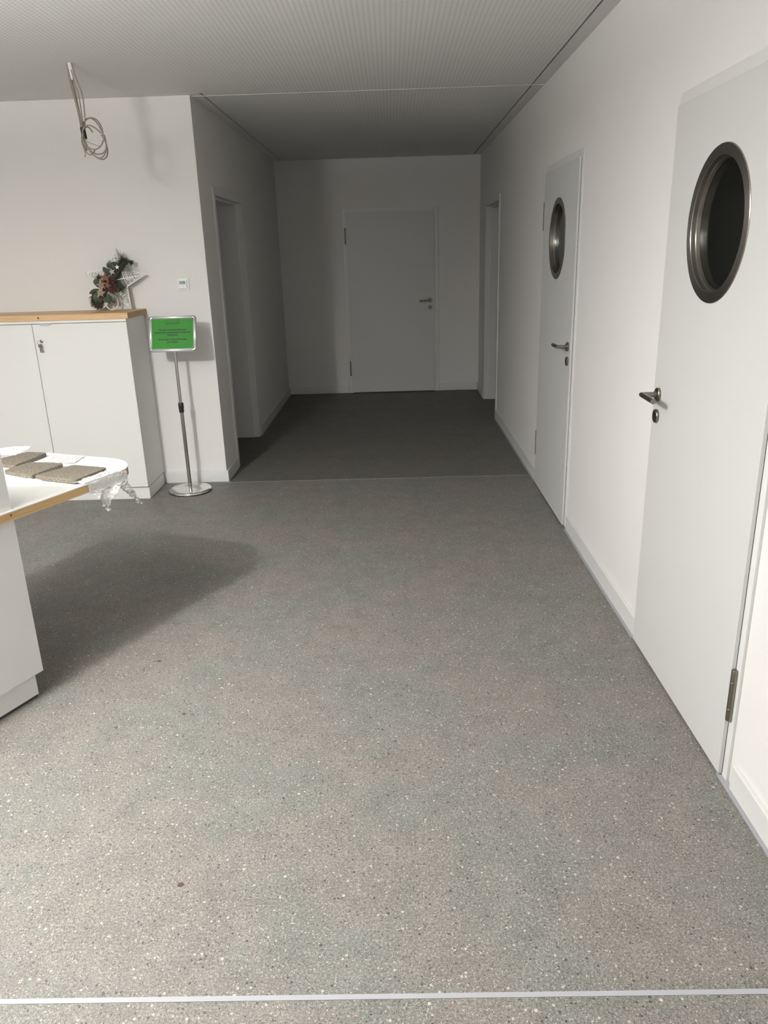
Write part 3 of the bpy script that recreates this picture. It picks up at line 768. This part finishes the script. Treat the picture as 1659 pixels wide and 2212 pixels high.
bm = B(); prism(bm, [p+Vector((0, 0, ZT-.0039)) for p in outline(-.0004)], (0, 0, .0039)); obj('white_laminate', bm, M_top, desk)
# panel (front) standing behind the desktop edge, above and below it, plinth under it
def dbox(bm, s0, s1, n0, n1, z0, z1, bev=0):
    pts = [DP(s0, n0, z0), DP(s1, n0, z0), DP(s1, n1, z0), DP(s0, n1, z0)]
    prism(bm, pts, (0, 0, z1-z0))
SC = .052
bm = B(); dbox(bm, -1.7, SC, -.030, -.012, .105, ZT-.0365); dbox(bm, -1.7, SC, -.62, -.030, .105, ZT-.0365)
obj('front_panel', bm, M_carc, desk)
bm = B(); dbox(bm, -1.7, SC-.028, -.60, -.028, .012, .104); obj('plinth', bm, M_carc, desk)
bm = B(); dbox(bm, -1.7, SC-.034, -.60, -.030, .0, .012); obj('base_gasket', bm, M_gap, desk)
bm = B(); dbox(bm, -1.7, SC, -.032, -.014, ZT+.0002, 1.085); obj('screen_panel', bm, M_carc, desk)
bm = B()
prism(bm, [DP(-1.7, 0, 1.086), DP(.036, 0, 1.086), DP(-.10, -.34, 1.086), DP(-1.7, -.34, 1.086)], (0, 0, .03)); obj('counter_shelf', bm, M_carc, desk)

# terrazzo sample slabs on the desk
def slab(corners, z0, th_, label, ragged=False, tilt=0):
    pts = [Vector((x, y, 0)) for x, y in corners]; out = []
    n = len(pts)
    for i in range(n):
        out += corner_arc(pts[i-1], pts[i], pts[(i+1) % n], .012, 4)
    bm = B(); prism(bm, [p+Vector((0, 0, z0)) for p in out], (0, 0, th_))
    bmesh.ops.recalc_face_normals(bm, faces=bm.faces[:])
    es = [e for e in bm.edges if abs(e.verts[0].co.z-e.verts[1].co.z) < 1e-6]
    bmesh.ops.bevel(bm, geom=es, offset=.0016, segments=1, affect='EDGES')
    c = sum(pts, Vector())/n
    o = root_mesh('stone_sample', bm, M_slab, (c.x, c.y, z0)); tag(o, label, 'stone sample', 'terrazzo samples on the desk'); return o
slab([(-1.394, 3.168), (-1.226, 3.109), (-1.292, 2.925), (-1.497, 3.012)], ZT+.0022, .019, 'grey terrazzo sample slab nearest the rounded desk end, beside the hanging bubble wrap')
slab([(-1.617, 3.246), (-1.450, 3.203), (-1.512, 3.016), (-1.671, 3.111)], ZT+.0022, .017, 'brownish terrazzo sample slab in the middle of the desk between two others')
slab([(-1.717, 3.435), (-1.613, 3.410), (-1.664, 3.188), (-1.82, 3.275)], ZT+.0022, .017, 'terrazzo sample slab at the back of the desk beside the bubble wrap pile')
# white paper sheets under the slabs
def sheet_of(corners, z0, label, nm='paper_sheet'):
    bm = B(); prism(bm, [Vector((x, y, z0)) for x, y in corners], (0, 0, .0006)); c = corners[0]
    o = root_mesh(nm, bm, M_starw, (c[0], c[1], z0)); tag(o, label, 'paper'); return o
sheet_of([(-1.80, 3.16), (-1.64, 3.33), (-1.475, 3.10), (-1.530, 2.985), (-1.70, 2.95)], ZT+.0004, 'white paper sheet under the middle slab on the desk')

# ------------------------------------------------------------------ bubble wrap
def wrap_mesh(grid, amp, freq, seed, name, label, loc):
    """grid[i][j] of Vectors -> crumpled film"""
    bm = B(); V = []
    for i, row in enumerate(grid):
        r = []
        for j, p in enumerate(row):
            q = p*freq+Vector((seed, seed*1.7, 0)); d = noise.noise_vector(q)*amp + noise.noise_vector(q*2.7)*amp*.45
            r.append(bm.verts.new(p+d))
        V.append(r)
    for i in range(len(V)-1):
        for j in range(len(V[0])-1):
            f = bm.faces.new((V[i][j], V[i+1][j], V[i+1][j+1], V[i][j+1])); f.smooth = True
    o = root_mesh(name, bm, M_bubble, loc); tag(o, label, 'bubble wrap', 'bubble wrap on the desk')
    return o
def lerp(a, b, t): return a+(b-a)*t
# one sheet: lies under the front slab, runs over the edge, hangs down in two crumpled tails
bm = B(); nb = Vector((9, 4, 2))
def add_grid(fn, ni, nj, amp, freq=28, seed=0, floorz=None, mi=0):
    V = []
    for i in range(ni+1):
        r = []
        for j in range(nj+1):
            p = fn(i/ni, j/nj); q = p*freq+Vector((seed, seed, seed)); d = noise.noise_vector(q)*amp+noise.noise_vector(q*2.5)*amp*.5
            p = p+d
            if floorz is not None and p.z < floorz: p.z = floorz+abs(p.z-floorz)*.3
            r.append(bm.verts.new(p))
        V.append(r)
    for i in range(ni):
        for j in range(nj):
            f = bm.faces.new((V[i][j], V[i+1][j], V[i+1][j+1], V[i][j+1])); f.smooth = True; f.material_index = mi
# on top of desk along the front edge
add_grid(lambda a, b: DP(.375+a*.235, -.065+b*.066, ZT+.007+.006*math.sin(b*PI)), 34, 10, .006, 45, 3, ZT+.0012)
add_grid(lambda a, b: DP(.395+a*.215-b*.0, .0125+.001*math.sin(b*6), ZT+.006-b*.045), 34, 8, .0022, 60, 3, mi=1)
# wide tail
def tail1(a, b):
    l = lerp(.405, .462, b**.9); r = lerp(.575, .487, b**.9); s = lerp(l, r, a)
    return DP(s, .006+.022*math.sin(a*7+b*2)*(1-.5*b), ZT-.038-.076*b)
add_grid(tail1, 40, 26, .007, 75, 5)
add_grid(lambda a, b: DP(.470+a*.020, .012+.006*math.sin(b*9), ZT-.108-.034*b+.004*a), 5, 10, .005, 90, 8)
# thin twisted tail going down to the right
def tail2(a, b):
    cs = lerp(.565, .660, b); wd = lerp(.030, .009, b); ang = a*2*PI
    return DP(cs+wd*.5*math.cos(ang)+.012*(1-b)*math.cos(ang), .012+wd*.5*math.sin(ang)+b*.012, ZT-.030-.136*b)
add_grid(tail2, 20, 50, .008, 85, 9)
add_grid(lambda a, b: DP(.585+a*.04, .004-.01*a, ZT-.022-b*.035), 8, 6, .006, 60, 12)
o = root_mesh('bubble_wrap', bm, [M_bubble, M_bubble_clear], DP(.5, 0, ZT)); tag(o, 'clear bubble wrap draped over the rounded desk end with hanging tails', 'bubble wrap')
bm = B()
def pile(a, b):
    x = lerp(-1.98, -1.735, a); y = lerp(3.33, 3.50, b)+.06*(1-a)*0; hgt = .040*math.sin(PI*min(1, b*1.0))*(1-.55*a)*(1 if a < .9 else .4)
    return Vector((x, y+.03*a, ZT+.006+hgt))
add_grid(pile, 34, 22, .010, 40, 21, ZT+.0215 if 0 else ZT+.0195)
o = root_mesh('bubble_wrap', bm, M_bubble, (-1.85, 3.42, ZT)); tag(o, 'crumpled pile of bubble wrap at the back left of the desk', 'bubble wrap')
bm = B()
add_grid(lambda a, b: Vector((lerp(-1.60, -1.43, a), lerp(3.30, 3.435-.0*a, b)-a*.045, ZT+.004)), 26, 18, .004, 50, 31, ZT+.0012)
o = root_mesh('bubble_wrap', bm, M_bubble, (-1.52, 3.36, ZT)); tag(o, 'flat piece of bubble wrap on the bare white desktop behind the slabs', 'bubble wrap')
bm = B()
add_grid(lambda a, b: lerp(lerp(Vector((-1.60, 3.02, 0)), Vector((-1.47, 3.02, 0)), a), lerp(Vector((-1.62, 2.955, 0)), Vector((-1.44, 2.965, 0)), a), b)+Vector((0, 0, ZT+.004)), 24, 10, .0035, 60, 41, ZT+.0012)
o = root_mesh('bubble_wrap', bm, M_bubble, (-1.54, 2.99, ZT)); tag(o, 'small strip of bubble wrap in front of the middle slab on the desk', 'bubble wrap')

# ------------------------------------------------------------------ cables hanging from the ceiling
cw = thing('hanging_cable_bundle', 'bundle of loose grey cables coiled up and hanging from the ceiling', 'cable', (-1.70, 4.64, HC))
def crv(pts, n=10):                                # Catmull-Rom
    P = [Vector(p) for p in pts]; P = [P[0]*2-P[1]]+P+[P[-1]*2-P[-2]]; out = []
    for i in range(1, len(P)-2):
        for k in range(n):
            t = k/n; a, b, c_, d = P[i-1], P[i], P[i+1], P[i+2]
            out.append(.5*((2*b)+(-a+c_)*t+(2*a-5*b+4*c_-d)*t*t+(-a+3*b-3*c_+d)*t**3))
    out.append(P[-2]); return out
YC = 4.63
drops = [[(-1.716, YC, HC+.02), (-1.713, YC, 2.56), (-1.700, YC, 2.47), (-1.690, YC, 2.38), (-1.686, YC, 2.30)],
         [(-1.708, YC+.015, HC+.02), (-1.705, YC+.012, 2.57), (-1.694, YC+.01, 2.48), (-1.682, YC, 2.38), (-1.681, YC, 2.30)],
         [(-1.700, YC-.01, HC+.02), (-1.692, YC-.01, 2.57), (-1.672, YC-.01, 2.48), (-1.671, YC-.005, 2.38), (-1.676, YC, 2.30)],
         [(-1.694, YC, HC+.02), (-1.678, YC, 2.57), (-1.655, YC, 2.48), (-1.657, YC, 2.38), (-1.668, YC, 2.30)],
         [(-1.711, YC-.014, HC+.02), (-1.702, YC-.014, 2.56), (-1.688, YC-.012, 2.45), (-1.678, YC-.01, 2.36), (-1.677, YC-.008, 2.28)]]
for p in drops:
    bm = B(); tube(bm, crv(p), .0036, 8); obj('cable', bm, M_cable, cw, True, 1.2)
def loop(cx_, cz_, rx, rz, rot, t0, t1, dy, end=None):
    pts = []
    for i in range(40):
        t = t0+(t1-t0)*i/39; x, z = rx*math.cos(t), rz*math.sin(t)
        pts.append((cx_+x*math.cos(rot)-z*math.sin(rot), YC+dy*math.sin(t*1.1), cz_+x*math.sin(rot)+z*math.cos(rot)))
    if end: pts.append(end)
    return pts
for a in ((-1.620, 2.268, .052, .108, .30, 0, 2*PI, .030), (-1.628, 2.290, .058, .082, .10, -.2, 2*PI-.5, .022), (-1.618, 2.245, .056, .086, .38, .3, 2*PI+.2, -.026), (-1.655, 2.255, .034, .072, .1, .6, 5.6, .018)):
    bm = B(); tube(bm, loop(*a), .0037, 8); obj('cable', bm, M_cable, cw, True, 1.2)
bm = B(); tube(bm, crv([(-1.683, YC, 2.30), (-1.672, YC-.01, 2.24), (-1.640, YC-.015, 2.196), (-1.600, YC, 2.186), (-1.562, YC+.005, 2.206)]), .0036, 8)
tube(bm, [(-1.575, YC, 2.198), (-1.568, YC, 2.213)], .0012, 5); tube(bm, [(-1.562, YC+.005, 2.206), (-1.552, YC, 2.203)], .0012, 5)
tube(bm, crv([(-1.675, YC, 2.252), (-1.640, YC-.01, 2.240), (-1.600, YC, 2.226)]), .0018, 6)
obj('cable', bm, M_cable, cw, True, 1.2)
bm = B(); tube(bm, crv([(-1.687, YC, 2.30), (-1.690, YC-.01, 2.25), (-1.680, YC-.012, 2.20), (-1.684, YC, 2.175)]), .0022, 6)
tube(bm, [(-1.684, YC, 2.185), (-1.692, YC, 2.172)], .001, 5); tube(bm, [(-1.668, YC, 2.262), (-1.654, YC, 2.248)], .001, 5)
obj('cable', bm, M_cable, cw, True, 1.2)
bm = B(); tube(bm, crv([(-1.680, YC, 2.322), (-1.677, YC, 2.30), (-1.674, YC, 2.265)]), .0135, 12)
obj('tape_wrap', bm, M_black, cw, True, .8)
bm = B(); tube(bm, crv([(-1.684, YC-.002, 2.275), (-1.681, YC-.002, 2.24), (-1.676, YC-.002, 2.205)]), [.011]*11+[.0105]*9+[.006], 12) if 0 else tube(bm, crv([(-1.684, YC-.002, 2.275), (-1.681, YC-.002, 2.24), (-1.676, YC-.002, 2.205)]), .009, 12)
obj('cable_knot', bm, M_cable, cw, True, .8)
bm = B(); tube(bm, [(-1.700, YC-.004, HC), (-1.696, YC-.004, 2.60)], .010, 12); tube(bm, [(-1.709, YC-.004, HC), (-1.704, YC-.004, 2.568)], .0055, 10); tube(bm, [(-1.703, YC-.010, HC), (-1.693, YC-.010, 2.553)], .006, 10)
obj('clear_sleeve', bm, M_tube, cw, True, .8)

# small brown pebbles showing in the floor surface
bm = B()
for i, (x, y, r) in enumerate(((-.617, 1.637, .0085), (-1.03, 2.86, .007), (-.82, 2.46, .007), (-1.05, 2.38, .006))):
    n = 10; prism(bm, [Vector((x+r*1.1*math.cos(2*PI*k/n)*(1+.15*math.sin(k*2.3+i)), y+r*math.sin(2*PI*k/n), -.0005)) for k in range(n)], (0, 0, .0009))
o = obj('floor_pebbles', bm, mat('brown_pebble', (.055, .038, .025), .5), floor); o['kind'] = 'stuff'
